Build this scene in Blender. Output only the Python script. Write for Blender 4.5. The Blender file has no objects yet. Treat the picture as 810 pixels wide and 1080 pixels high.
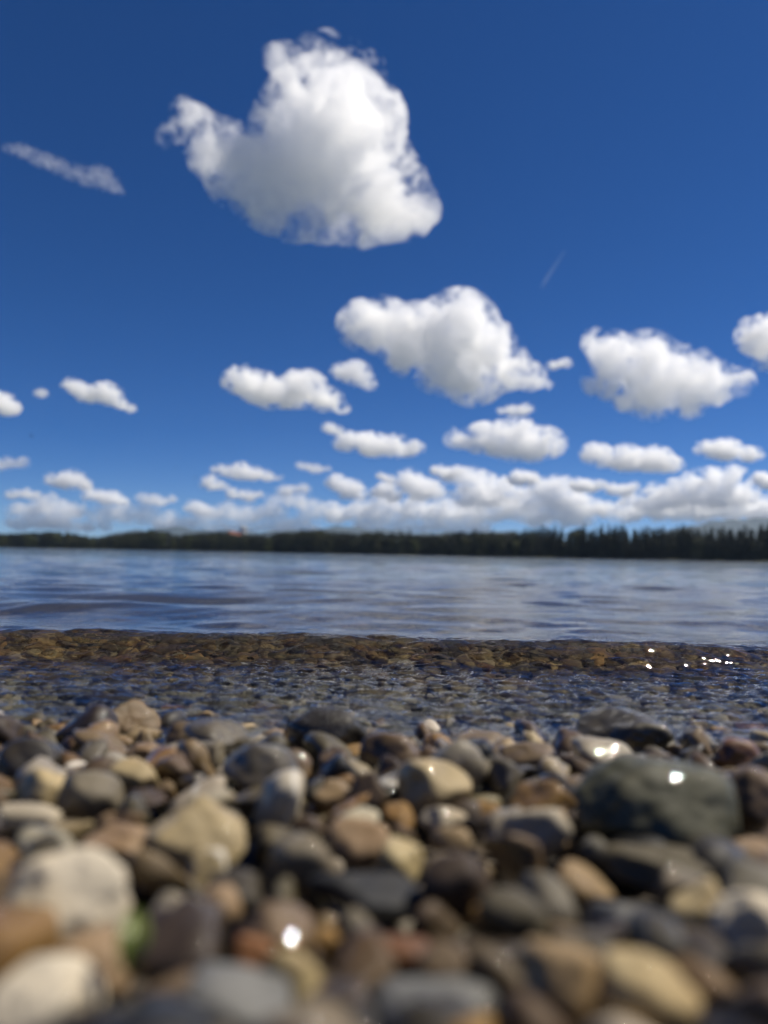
import bpy, bmesh, math, random
import numpy as np
from mathutils import Vector, Matrix, Euler

random.seed(7)
RNG = np.random.default_rng(11)
sc = bpy.context.scene
COL = sc.collection
PI = math.pi

# ------------------------------------------------------------------ camera
H = 0.10
PITCH, ROLL = math.radians(3.3), math.radians(1.06)
F = Vector((0, math.cos(PITCH), math.sin(PITCH)))
Zp = Vector((0, -math.sin(PITCH), math.cos(PITCH)))
X = Vector((1, 0, 0))
R = X * math.cos(ROLL) + Zp * math.sin(ROLL)
U = -X * math.sin(ROLL) + Zp * math.cos(ROLL)
FP = 780.0
cam = bpy.data.cameras.new('camera')
camo = bpy.data.objects.new('camera', cam)
COL.objects.link(camo)
m = Matrix((R, U, -F)).transposed().to_4x4()
m.translation = Vector((0, 0, H))
camo.matrix_world = m
cam.sensor_fit = 'VERTICAL'
cam.sensor_height = 36
cam.sensor_width = 27
cam.lens = 26
cam.clip_start = 0.005
cam.clip_end = 120000
cam.dof.use_dof = True
cam.dof.focus_distance = 0.72
cam.dof.aperture_fstop = 4.5
sc.camera = camo

def ray(px, py):
    return (F + R * ((px - 405) / FP) + U * ((540 - py) / FP))

def hor(px):
    return 577.5 + 15.0 * px / 810

# ------------------------------------------------------------------ noise
def _hash(ix, iy, iz, seed):
    h = (ix.astype(np.uint32) * np.uint32(374761393) + iy.astype(np.uint32) * np.uint32(668265263)
         + iz.astype(np.uint32) * np.uint32(2147483647) + np.uint32(seed * 974711 + 13))
    h = (h ^ (h >> np.uint32(13))) * np.uint32(1274126177)
    h = h ^ (h >> np.uint32(16))
    h = h * np.uint32(2246822519)
    return (h ^ (h >> np.uint32(15))).astype(np.float64) / 4294967295.0 * 2 - 1

def noise3(p, seed=0):
    p = np.asarray(p, float)
    i = np.floor(p).astype(np.int64)
    f = p - i
    u = f * f * f * (f * (f * 6 - 15) + 10)
    i = i + 100000
    out = 0
    for dx in (0, 1):
        wx = u[:, 0] if dx else 1 - u[:, 0]
        for dy in (0, 1):
            wy = u[:, 1] if dy else 1 - u[:, 1]
            for dz in (0, 1):
                wz = u[:, 2] if dz else 1 - u[:, 2]
                out = out + wx * wy * wz * _hash(i[:, 0] + dx, i[:, 1] + dy, i[:, 2] + dz, seed)
    return out

def fbm(p, octv=4, seed=0, gain=.5):
    p = np.asarray(p, float)
    s, a = 0, 1.0
    for k in range(octv):
        s = s + a * noise3(p * 2 ** k + 17.3 * k, seed + k)
        a *= gain
    return s

def smooth(a, b, x):
    t = np.clip((x - a) / (b - a), 0, 1)
    return t * t * (3 - 2 * t)

# ------------------------------------------------------------------ mesh helpers
def mesh_np(name, v, f, smooth_=True):
    """v (N,3), f (M,k)"""
    me = bpy.data.meshes.new(name)
    v = np.ascontiguousarray(v, np.float32)
    f = np.ascontiguousarray(f, np.int32)
    n, k = f.shape
    me.vertices.add(len(v)); me.vertices.foreach_set('co', v.ravel())
    me.loops.add(n * k); me.loops.foreach_set('vertex_index', f.ravel())
    me.polygons.add(n)
    me.polygons.foreach_set('loop_start', np.arange(0, n * k, k, dtype=np.int32))
    if smooth_:
        me.polygons.foreach_set('use_smooth', np.ones(n, bool))
    me.update(calc_edges=True)
    me.validate()
    return me

def link(name, me, mat=None, parent=None, loc=None):
    o = bpy.data.objects.new(name, me)
    COL.objects.link(o)
    if mat is not None and me is not None and len(me.materials) == 0:
        me.materials.append(mat)
    if parent: o.parent = parent
    if loc is not None: o.location = loc
    return o

def tag(o, label=None, cat=None, group=None, kind=None):
    if label: o['label'] = label
    if cat: o['category'] = cat
    if group: o['group'] = group
    if kind: o['kind'] = kind
    return o

def ico(sub):
    bm = bmesh.new()
    bmesh.ops.create_icosphere(bm, subdivisions=sub, radius=1)
    v = np.array([x.co[:] for x in bm.verts]); f = np.array([[a.index for a in x.verts] for x in bm.faces])
    bm.free()
    return v / np.linalg.norm(v, axis=1)[:, None], f
ICO = {k: ico(k) for k in (1, 2, 3, 4, 5)}

# ------------------------------------------------------------------ node helpers
class NT:
    def __init__(s, name):
        s.m = bpy.data.materials.new(name); s.m.use_nodes = True
        s.t = s.m.node_tree; s.t.nodes.clear()
        s.out = s.t.nodes.new('ShaderNodeOutputMaterial')
    def n(s, typ, **kw):
        nd = s.t.nodes.new('ShaderNode' + typ)
        for k, v in kw.items():
            if k.startswith('_'): setattr(nd, k[1:], v)
            else:
                key = k.replace('__', ' ')
                sock = nd.inputs[int(key[1:])] if key[0] == 'i' and key[1:].isdigit() else nd.inputs[key]
                if isinstance(v, bpy.types.NodeSocket): s.t.links.new(v, sock)
                else: sock.default_value = v
        return nd
    def l(s, a, b): s.t.links.new(a, b)
    def ramp(s, fac, stops):
        nd = s.t.nodes.new('ShaderNodeValToRGB')
        e = nd.color_ramp.elements
        while len(e) < len(stops): e.new(.5)
        for k, (p, c) in enumerate(stops):
            e[k].position = p
            e[k].color = (c, c, c, 1) if isinstance(c, (int, float)) else (*c, 1)
        s.l(fac, nd.inputs[0]); return nd.outputs[0]
    def mix(s, fac, a, b, blend='MIX'):
        nd = s.t.nodes.new('ShaderNodeMix'); nd.data_type = 'RGBA'; nd.blend_type = blend
        for v, i in ((fac, 0), (a, 6), (b, 7)):
            if isinstance(v, bpy.types.NodeSocket): s.l(v, nd.inputs[i])
            elif i == 0: nd.inputs[0].default_value = v
            else: nd.inputs[i].default_value = (*v[:3], 1)
        return nd.outputs[2]
    def math(s, op, a, b=0.0, clamp=False):
        nd = s.t.nodes.new('ShaderNodeMath'); nd.operation = op; nd.use_clamp = clamp
        for v, i in ((a, 0), (b, 1)):
            if isinstance(v, bpy.types.NodeSocket): s.l(v, nd.inputs[i])
            else: nd.inputs[i].default_value = v
        return nd.outputs[0]

def stone_material(name, style, source='object'):
    """wet stone; base colour and wetness come from the object (or from the gravel's own colour attribute)"""
    t = NT(name)
    if source == 'object':
        oi = t.n('ObjectInfo'); base, wet = oi.outputs['Color'], oi.outputs['Alpha']
        tc = t.n('TexCoord')
        off = t.n('VectorMath', _operation='SCALE'); t.l(oi.outputs['Location'], off.inputs[0]); off.inputs['Scale'].default_value = 37.0
        ad = t.n('VectorMath', _operation='ADD'); t.l(tc.outputs['Object'], ad.inputs[0]); t.l(off.outputs[0], ad.inputs[1])
        P = ad.outputs[0]
    else:
        at = t.n('Attribute', _attribute_name='stone'); base, wet = at.outputs['Color'], at.outputs['Alpha']
        P = t.n('NewGeometry').outputs['Position']
    n1 = t.n('TexNoise', Vector=P, Scale=95.0, Detail=5.0, Roughness=.6)
    n2 = t.n('TexNoise', Vector=P, Scale=900.0, Detail=3.0, Roughness=.65)
    n3 = t.n('TexNoise', Vector=P, Scale=38.0, Detail=3.0, Roughness=.5)
    c = t.mix(t.ramp(n1.outputs['Fac'], [(.3, 0.0), (.7, 1.0)]), t.mix(1.0, base, (.74, .72, .68), 'MULTIPLY'), t.mix(1.0, base, (1.18, 1.14, 1.08), 'MULTIPLY'))
    # iron staining in soft patches
    c = t.mix(t.ramp(n3.outputs['Fac'], [(.53, 0.0), (.68, .55)]), c, t.mix(1.0, base, (1.0, .84, .58), 'MULTIPLY'))
    if style == 'speckled':
        vo = t.n('TexVoronoi', Vector=P, Scale=620.0)
        c = t.mix(t.ramp(vo.outputs['Distance'], [(.12, .75), (.32, 0.0)]), c, t.mix(.5, base, (.42, .41, .38)))
        c = t.mix(t.ramp(n2.outputs['Fac'], [(.56, 0.0), (.66, .7)]), c, t.mix(1.0, base, (.3, .3, .3), 'MULTIPLY'))
    elif style == 'veined':
        w = t.n('TexWave', Vector=P, Scale=22.0, Distortion=6.0, Detail=3.0); w.inputs['Detail Scale'].default_value = 1.4
        c = t.mix(t.ramp(w.outputs['Fac'], [(.9, 0.0), (.985, .8)]), c, (.5, .47, .41))
    elif style == 'banded':
        mp = t.n('Mapping', Vector=P); mp.inputs['Scale'].default_value = (18, 40, 190)
        nb = t.n('TexNoise', Vector=mp.outputs[0], Scale=1.6, Detail=3.0)
        c = t.mix(t.ramp(nb.outputs['Fac'], [(.4, 0.0), (.6, .8)]), c, t.mix(1.0, base, (.45, .42, .4), 'MULTIPLY'))
    else:
        c = t.mix(t.ramp(n2.outputs['Fac'], [(.58, 0.0), (.72, .5)]), c, t.mix(1.0, base, (.45, .42, .4), 'MULTIPLY'))
    b1 = t.n('Bump', Strength=.7, Distance=.0007, Height=n1.outputs['Fac'])
    b2 = t.n('Bump', Strength=.6, Distance=.0002, Height=n2.outputs['Fac']); t.l(b1.outputs[0], b2.inputs['Normal'])
    n4 = t.n('TexNoise', Vector=P, Scale=150.0, Detail=2.0)
    n5 = t.n('TexNoise', Vector=P, Scale=140.0, Detail=0.0)
    bc = t.n('Bump', Strength=1.0, Distance=.00085, Height=n5.outputs['Fac'])
    film = t.math('MULTIPLY', wet, t.ramp(n4.outputs['Fac'], [(.33, 0.15), (.43, 1.0)]))
    p = t.n('BsdfPrincipled', Base__Color=c)
    t.l(t.math('SUBTRACT', .8, t.math('MULTIPLY', wet, .22)), p.inputs['Roughness'])
    p.inputs['Specular IOR Level'].default_value = .3
    t.l(film, p.inputs['Coat Weight']); p.inputs['Coat Roughness'].default_value = .018
    p.inputs['Coat IOR'].default_value = 1.45
    t.l(b2.outputs[0], p.inputs['Normal']); t.l(bc.outputs[0], p.inputs['Coat Normal'])
    t.l(p.outputs[0], t.out.inputs[0])
    return t.m

STONE = {s: stone_material('wet_stone_' + s, s) for s in ('plain', 'speckled', 'veined', 'banded')}
GRAVEL = stone_material('wet_gravel', 'plain', 'attr')

def plain(name, col, rough=.7, noise=None):
    t = NT(name)
    p = t.n('BsdfPrincipled', Roughness=rough)
    p.inputs['Base Color'].default_value = (*col, 1)
    if noise:
        sc_, lo, hi = noise
        n = t.n('TexNoise', Vector=t.n('NewGeometry').outputs['Position'], Scale=sc_, Detail=4.0)
        t.l(t.mix(n.outputs['Fac'], tuple(x * lo for x in col), tuple(x * hi for x in col)), p.inputs['Base Color'])
    t.l(p.outputs[0], t.out.inputs[0])
    return t.m

# ------------------------------------------------------------------ ground profile
SHORE = 0.368
def ground_z(y):
    y = np.asarray(y, float)
    w = y - SHORE
    return np.where(w < 0, -.062 * w, -.13 * np.minimum(w, .09) - .035 * np.clip(w - .09, 0, .2) - .06 * np.clip(w - .29, 0, 30))

def on_ground(px, py, zoff=0.0):
    d = ray(px, py)
    t = .05
    for _ in range(60):
        y = d.y * t
        z = H + d.z * t
        err = z - (float(ground_z(y)) + zoff)
        t += err / (-d.z + .062 * d.y) * .9 if d.z < 0 else 0
    return Vector((d.x * t, d.y * t, float(ground_z(d.y * t)))), t

# beach and lake bed: one sheet
def make_ground():
    ys = np.concatenate([np.linspace(-3, -.1, 16), np.linspace(-.06, 1.6, 170), 1.6 * 1.06 ** np.arange(1, 62)])
    us = np.linspace(-1, 1, 161)
    Y, Uu = np.meshgrid(ys, us, indexing='ij')
    XX = Uu * (1.0 + .8 * np.abs(Y) + 1.2 * (Y < 0))
    P = np.stack([XX.ravel(), Y.ravel(), np.zeros(Y.size)], 1)
    z = ground_z(P[:, 1]) - .009 - .012 * (P[:, 1] > .1) * (P[:, 1] < SHORE - .02) + .0035 * fbm(P * 14, 4, 3) * smooth(3, 1, np.abs(P[:, 1]))
    P[:, 2] = z
    nr, nc = Y.shape
    a = (np.arange(nr - 1)[:, None] * nc + np.arange(nc - 1)[None]).ravel()
    f = np.stack([a, a + 1, a + nc + 1, a + nc], 1)
    t = NT('wet_shore_sediment')
    pos = t.n('NewGeometry').outputs['Position']
    v = t.n('TexVoronoi', Vector=pos, Scale=75.0)
    n = t.n('TexNoise', Vector=pos, Scale=300.0, Detail=4.0)
    c = t.mix(t.ramp(v.outputs['Color'], [(.2, 0.0), (.8, 1.0)]), (.016, .012, .008), (.07, .05, .03))
    c = t.mix(t.ramp(n.outputs['Fac'], [(.4, 0.0), (.7, .6)]), c, (.03, .025, .02))
    b = t.n('Bump', Strength=.8, Distance=.006, Height=t.math('SUBTRACT', 1.0, v.outputs['Distance']))
    p = t.n('BsdfPrincipled', Base__Color=c, Roughness=.6, Normal=b.outputs[0])
    t.l(p.outputs[0], t.out.inputs[0])
    o = link('ground', mesh_np('ground', P, f), t.m)
    tag(o, kind='structure')
make_ground()

# ------------------------------------------------------------------ pebbles
def pebble_verts(dirs, scale, seed, angular=.3, bumpy=.12, p=2.4):
    rs = np.random.default_rng(seed)
    d = dirs
    r = (np.abs(d) ** p).sum(1) ** (-1 / p)
    ncut = rs.integers(5, 13)
    for _ in range(ncut):
        n = rs.normal(size=3); n /= np.linalg.norm(n)
        off = 1.0 - angular * rs.uniform(.3, 1.25)
        q = np.clip(d @ n, 0, None) / max(off, .35)
        r = (r ** -22.0 + q ** 22.0) ** (-1 / 22.0)
    r = r * (1 + bumpy * noise3(d * 1.25 + seed % 97, seed % 31) + bumpy * .45 * noise3(d * 3.1 + seed % 89, seed % 29)
             + bumpy * .22 * fbm(d * 7 + seed % 83, 3, seed % 23))
    v = d * r[:, None]
    ext = (v.max(0) - v.min(0)) / 2
    v = (v - (v.max(0) + v.min(0)) / 2) / ext
    return v * np.asarray(scale)

C = dict(
    white=(.62, .56, .45), cream=(.50, .40, .22), tan=(.30, .21, .105), ochre=(.36, .21, .06), orange=(.28, .12, .035),
    brown=(.15, .095, .043), dbrown=(.05, .032, .018), grey=(.175, .15, .105), dgrey=(.062, .052, .037), black=(.014, .014, .014),
    bluegrey=(.17, .172, .168), green=(.066, .066, .035), pink=(.29, .20, .115), pale=(.42, .37, .28), olive=(.10, .082, .042))
CW = dict(white='white', cream='cream', tan='tan', ochre='ochre', orange='orange', brown='brown', dbrown='dark brown', grey='grey', dgrey='dark grey',
          black='black', bluegrey='blue-grey', green='greenish dark', pink='pinkish', pale='pale', olive='olive-brown')

placed = []   # (x, y, rx, ry, short name or None)
# px, py (centre), w, h in photo pixels, colour, depth ratio, angular, roll deg, wet, style, label, short name
HERO = [
 (118,744,78,18,'dbrown',.9,.25,3,.9,'plain','long low dark brown stone lying awash at the water edge','long brown stone awash at the water edge'),
 (93,770,60,44,'dbrown',1.0,.3,-24,.9,'plain','leaning dark brown wet stone against the tan block','leaning dark brown stone'),
 (140,763,56,46,'tan',.9,.45,0,.9,'plain','squarish tan wet block with dark shaded face beside the waterline','squarish tan block'),
 (105,789,66,30,'tan',.8,.45,14,.9,'plain','wedge shaped tan stone with a pale sloping ridge','wedge shaped tan stone'),
 (187,758,33,12,'orange',.9,.2,0,.8,'plain','flat bright orange pebble in the wash at the water edge','flat bright orange pebble'),
 (30,802,70,46,'dgrey',.9,.25,-8,1,'plain','dark grey rounded wet stone near the waterline beside shallow water','dark grey rounded stone'),
 (152,793,38,20,'pink',.9,.2,0,.8,'plain','pinkish oval pebble behind the cream pebble','pinkish oval pebble'),
 (142,823,52,40,'cream',.9,.35,12,.7,'plain','bright cream pebble with a rounded sunlit top','bright cream pebble'),
 (94,843,68,52,'grey',.8,.2,8,.6,'plain','smooth grey-brown disc shaped stone leaning on a cream stone','smooth grey disc stone'),
 (44,834,64,44,'cream',.8,.3,0,.6,'plain','cream rounded stone half hidden by the grey disc stone','half hidden cream stone'),
 (226,782,66,44,'grey',.9,.3,0,1,'speckled','grey-green wet stone with glinting top by the waterline','grey-green glinting stone'),
 (277,757,48,16,'pink',.9,.3,4,.9,'plain','flat pinkish stone sloping into the water','flat pinkish sloping stone'),
 (345,773,84,54,'dgrey',.8,.35,0,.9,'speckled','rough dark grey granite stone standing at the water edge','rough dark granite stone'),
 (373,793,34,15,'ochre',.8,.25,-10,.8,'plain','narrow yellow-ochre pebble below the dark granite stone','narrow yellow pebble'),
 (411,797,66,46,'brown',.9,.2,0,.8,'plain','rounded brown stone with a tan sunlit rim','rounded brown stone'),
 (420,763,62,24,'grey',.9,.2,0,.9,'plain','flat grey stone behind the rounded brown stone','flat grey stone'),
 (464,788,40,26,'ochre',.9,.3,14,.8,'plain','ochre yellow pebble beside the rounded brown stone','ochre yellow pebble'),
 (455,833,78,58,'cream',.9,.3,26,.7,'plain','yellowish cream stone with a broad sunlit upper face','yellowish cream stone'),
 (468,866,54,30,'pale',.8,.3,0,.6,'plain','pale grey pebble below the yellowish cream stone','pale grey pebble'),
 (276,814,84,60,'grey',.9,.25,18,1,'plain','bulky wet grey stone behind a white elongated one','bulky wet grey stone'),
 (296,846,50,70,'white',.7,.2,28,.8,'veined','white elongated stone leaning upright against a bulky grey stone','white elongated stone'),
 (352,808,32,34,'brown',.9,.3,0,1,'plain','small brown stone with an orange wet tip','brown stone with orange tip'),
 (352,840,46,30,'tan',.9,.3,0,.8,'plain','tan stubby pebble beside the white elongated stone','tan stubby pebble'),
 (388,838,40,46,'brown',.9,.35,20,.9,'plain','upright dark tan pebble beside the yellowish cream stone','upright dark tan pebble'),
 (184,817,48,40,'brown',.9,.5,-20,.8,'plain','angular brown pebble behind the dark stones, near the bright cream pebble','angular brown pebble'),
 (498,806,60,50,'black',.8,.25,0,1,'plain','black glossy wet stone with a streak of glints','black glossy stone'),
 (532,822,48,44,'grey',.9,.3,0,.9,'plain','grey rounded stone beside the black glossy stone','grey rounded stone'),
 (508,783,64,22,'tan',.9,.3,0,.9,'plain','flat tan stone behind the black glossy stone','flat tan stone'),
 (556,800,56,30,'tan',.9,.45,0,1,'plain','wet tan stone with a strong white glint','tan stone with white glint'),
 (655,776,96,48,'olive',.9,.4,0,.9,'plain','humped olive-brown boulder with black shaded side at the water edge','humped olive-brown boulder'),
 (637,799,64,34,'pale',.8,.3,6,.8,'plain','pale wedge stone with tan right end below the humped boulder','pale wedge stone'),
 (688,803,58,22,'brown',.8,.3,6,.9,'plain','dark brown slab behind the huge greenish boulder','dark brown slab'),
 (775,798,52,38,'orange',.8,.25,0,1,'plain','orange-brown rounded stone with dark underside','orange-brown rounded stone'),
 (690,853,172,94,'green',.8,.2,0,.69,'plain','huge greenish dark boulder, the largest stone on the beach','huge greenish boulder'),
 (797,845,70,66,'brown',.8,.3,-30,.7,'plain','large sloping brown stone beside the huge greenish boulder','sloping brown stone'),
 (563,881,76,60,'pale',.7,.5,8,.5,'plain','pale angular stone with a flat smooth face','pale angular stone'),
 (572,842,80,40,'ochre',.9,.5,0,1,'plain','lumpy ochre wet stone between pale angular stone and waterline stones','lumpy ochre stone'),
 (207,884,106,66,'cream',.8,.5,24,.75,'plain','big cream stone with a rough yellowish sloping face','big rough cream stone'),
 (72,952,122,98,'white',.8,.3,-6,.4,'plain','very large white stone, biggest pale one on the beach','very large white stone'),
 (24,864,86,30,'pale',.8,.3,0,.5,'plain','pale flat slab above the very large white stone','pale flat slab'),
 (138,893,92,42,'pink',.9,.3,6,.6,'plain','pinkish tan slab with pale top next to big cream stone','pinkish tan slab'),
 (46,1064,120,74,'white',.9,.3,0,.3,'plain','big white rounded stone closest to the camera below a pinkish one','big white rounded stone'),
 (104,1012,92,50,'pink',.9,.3,12,.5,'plain','pinkish beige stone between two white stones','pinkish beige stone'),
 (252,1060,116,54,'bluegrey',.9,.25,10,.5,'plain','blue-grey smooth stone closest to the camera','blue-grey smooth stone'),
 (378,888,68,42,'pink',.9,.3,4,.6,'plain','pinkish pale pebble with ochre stained end','pinkish pale pebble'),
 (384,944,128,44,'black',.8,.35,4,.6,'banded','black slate slab with finely layered top','black slate slab'),
 (482,938,78,68,'dbrown',.7,.15,0,.5,'plain','dark brown round stone beside the black slate slab','dark brown round stone'),
 (318,912,84,60,'grey',.9,.3,-10,.6,'plain','dull grey stone above the black slate slab','dull grey stone'),
 (592,1042,104,92,'tan',.8,.5,0,.4,'plain','large beige angular stone with orange stained base','large beige angular stone'),
 (680,1052,108,84,'cream',.8,.25,0,.4,'plain','large yellowish cream stone, round, near a beige angular one','large round yellowish stone'),
 (797,984,92,76,'white',.8,.25,16,.4,'plain','smooth white-grey stone beside the tan cream stone','smooth white-grey stone'),
 (694,914,124,40,'olive',.8,.3,6,.6,'plain','dark olive flat stone lying under the huge greenish boulder','dark olive flat stone'),
 (796,906,76,38,'pink',.8,.25,14,.4,'plain','pinkish grey slab beside the dark olive flat stone','pinkish grey slab'),
 (738,964,66,50,'cream',.8,.35,-28,.5,'plain','tan cream tilted stone near the smooth white-grey stone','tan cream tilted stone'),
 (652,972,66,40,'bluegrey',.9,.3,8,.7,'plain','blue-grey flattish pebble amid dark gaps','blue-grey flattish pebble'),
 (618,938,80,34,'tan',.9,.45,26,.6,'plain','long tan pebble with cream tip sloping down','long tan sloping pebble'),
 (540,972,80,62,'olive',.8,.3,0,.7,'plain','olive tan mottled stone beside the dark brown round stone','olive tan mottled stone'),
 (458,1062,128,50,'bluegrey',.9,.3,-8,.5,'plain','dark blue-grey stone in front of the glinting orange pebble','dark blue-grey stone'),
 (424,1006,70,30,'orange',.9,.3,0,1,'plain','wet orange-brown pebble carrying a cluster of bright glints','glinting orange pebble'),
 (350,996,34,28,'ochre',.9,.3,0,.6,'plain','small yellow tan pebble beside a pale upright one','small yellow tan pebble'),
 (510,968,32,28,'ochre',.9,.25,0,.6,'plain','golden ochre pebble at the foot of the dark brown round stone','golden ochre pebble'),
 (376,986,34,48,'grey',.9,.25,0,.6,'plain','pale grey upright pebble under the black slate slab','pale grey upright pebble'),
 (176,968,46,46,'pale',.9,.3,0,.8,'plain','pale wet pebble just off the very large white stone','pale wet pebble'),
 (226,960,58,44,'pink',.9,.25,-20,.6,'plain','pinkish white pebble below the big cream stone','pinkish white pebble'),
 (250,938,64,32,'dgrey',.9,.3,16,.7,'plain','dark grey pebble under the big cream stone','dark grey pebble'),
 (742,1046,76,50,'brown',.9,.3,20,.5,'plain','grey-brown stone in shade beside the large yellowish stone','grey-brown shaded stone'),
 (266,1010,44,36,'orange',.9,.3,10,.7,'plain','orange-brown pebble above the blue-grey smooth stone','orange-brown pebble'),
 (176,1054,80,48,'brown',.9,.3,0,.7,'plain','brown stone wedged between white and blue-grey stones','brown wedged stone'),
 (613,739,26,12,'dgrey',.9,.4,-14,1,'plain','small dark stone poking alone out of the rippled shallows','lone dark stone in the shallows'),
 (194,738,30,14,'dbrown',.9,.3,4,1,'plain','small dark stone breaking the ripples behind the orange pebble','dark stone breaking the ripples'),
 (65,728,34,10,'dgrey',.9,.3,0,1,'plain','low dark stone just under the rippling shallows','low dark stone in the ripples'),
 (545,752,30,10,'brown',.9,.3,0,1,'plain','low brown stone among ripples off the ochre stone','low brown stone among ripples'),
 (720,752,44,14,'pink',.9,.3,0,1,'plain','low pinkish stone in shallow water behind humped boulder','low pinkish stone in shallow water'),
 (795,776,40,22,'orange',.9,.3,0,1,'plain','rusty orange stone at the waterline beyond the orange-brown stone','rusty orange waterline stone'),
]
GROUP = 'pebbles on the lake shore'
hero_info = []
for k, (px, py, w, h, col, dr, ang, roll, wet, style, label, short) in enumerate(HERO):
    P, t = on_ground(px, py, .004)
    for _ in range(3):
        sz = h * t / FP
        P, t = on_ground(px, py, sz * .36)
    sx, szz = w * t / FP / 2, h * t / FP / 2
    sy = max(sx * dr, szz * .8) if sx < 2.2 * szz else sx * dr * .75
    sub = 5 if w > 90 else 4
    v = pebble_verts(ICO[sub][0], (sx, sy, szz * 1.06), 1000 + k * 7, ang, .10)
    o = link('pebble', mesh_np('pebble', v, ICO[sub][1]), STONE[style])
    o.location = P + Vector((0, 0, szz * .72))
    o.rotation_euler = (random.uniform(-.1, .1), math.radians(roll), random.uniform(-.25, .25))
    dk = .42 if wet >= .9 else (.56 if wet >= .7 else .72)
    o.color = (*[x * dk for x in C[col]], wet * (1.0 if P.y > .3 else .8))
    tag(o, label, 'pebble', GROUP)
    placed.append((P.x, P.y, sx, sy, k))
    hero_info.append((P, short, sx))

def clear_of(x, y, r, slack):
    for (a, b, rx, ry, k) in placed:
        dx, dy = (x - a) / (rx + r * slack), (y - b) / (ry + r * slack)
        if dx * dx + dy * dy < 1: return False
    return True

protos = []
for k in range(26):
    rs = np.random.default_rng(500 + k)
    a = .010 * rs.uniform(.9, 1.15); b = a * rs.uniform(.6, .95); c = a * rs.uniform(.45, .85)
    v = pebble_verts(ICO[3][0], (a, b, c), 9000 + k * 13, rs.uniform(.4, .75), .15, rs.uniform(2.0, 2.7))
    protos.append((mesh_np('small_pebble', v, ICO[3][1]), a, b, c))

DARKEN = .56
MIXCOL = ['tan'] * 7 + ['brown'] * 7 + ['grey'] * 3 + ['dgrey'] * 2 + ['cream'] * 4 + ['ochre'] * 2 + ['tan'] * 1 + ['pale'] * 3 + ['dbrown'] * 3 + ['olive'] * 4 + ['white', 'black', 'black', 'olive']
def vary(c, s=.2):
    k = DARKEN * (1 + random.uniform(-s, s) * 1.6)
    return tuple(min(.8, x * k * (1 + random.uniform(-.03, .03))) for x in c)

fill = []
tries = 0
while len(fill) < 222 and tries < 60000:
    tries += 1
    big = 1.05 if tries < 2500 else (.78 if tries < 9000 else .55)
    px, py = random.uniform(-25, 835), 762 + 335 * random.random() ** 1.1
    s = big * random.uniform(.75, 1.25)
    P, t = on_ground(px, py, .006)
    me, a, b, c = random.choice(protos)
    r = a * s
    if r * 2 * FP / t < 11: continue
    if not clear_of(P.x, P.y, r, .72): continue
    placed.append((P.x, P.y, r * .92, r * .85, None))
    col = random.choice(MIXCOL)
    me2 = me
    o = link('pebble', me2)
    style = random.choice(['plain', 'plain', 'plain', 'speckled', 'veined', 'banded'])
    if len(me2.materials) == 0: me2.materials.append(STONE[style])
    o.location = (P.x, P.y, P.z + c * s * .55 + random.uniform(-.001, .002))
    o.rotation_euler = (random.gauss(0, .4), random.gauss(0, .45), random.uniform(0, 2 * PI))
    o.scale = (s, s, s)
    o.color = (*vary(C[col]), min(1, random.uniform(.55, 1.0) * (1.3 if P.y > .27 else .95)))
    fill.append((o, P, col, r, b / a, px, py))

# labels that single each small pebble out: by colour, build and the two landmark stones it lies by
rr = sorted(f[3] for f in fill)
q1, q2 = rr[len(rr) // 3], rr[2 * len(rr) // 3]
used = set(h[10] for h in HERO)
def bearing(P, Q, shortQ):
    dx, dy = P.x - Q.x, P.y - Q.y
    if abs(dx) > abs(dy): return ('just right of the ' if dx > 0 else 'just left of the ') + shortQ
    return ('just behind the ' if dy > 0 else 'in front of the ') + shortQ
for (o, P, col, r, ba, px, py) in fill:
    size = 'tiny' if r < q1 else ('small' if r < q2 else 'mid-sized')
    near = sorted(hero_info, key=lambda q: (q[0] - P).length - q[2] * .6)
    cands = [f'{size} {CW[col]} pebble ' + bearing(P, near[0][0], near[0][1])]
    shape = 'long' if ba < .72 else 'round'
    cands.append(f'{size} {shape} {CW[col]} pebble ' + bearing(P, near[0][0], near[0][1]))
    for q in near[1:6]:
        cands.append(f'{size} {CW[col]} pebble between the {near[0][1]} and the {q[1]}')
    for q in near[1:6]:
        cands.append(f'{size} {shape} {CW[col]} pebble ' + bearing(P, q[0], q[1]))
    cands = [c for c in cands if len(c.split()) <= 16]
    lab = next((c for c in cands if c not in used), None)
    if lab is None:
        lab = cands[-1] + ' too'
    used.add(lab)
    tag(o, lab, 'pebble', GROUP)

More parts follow.
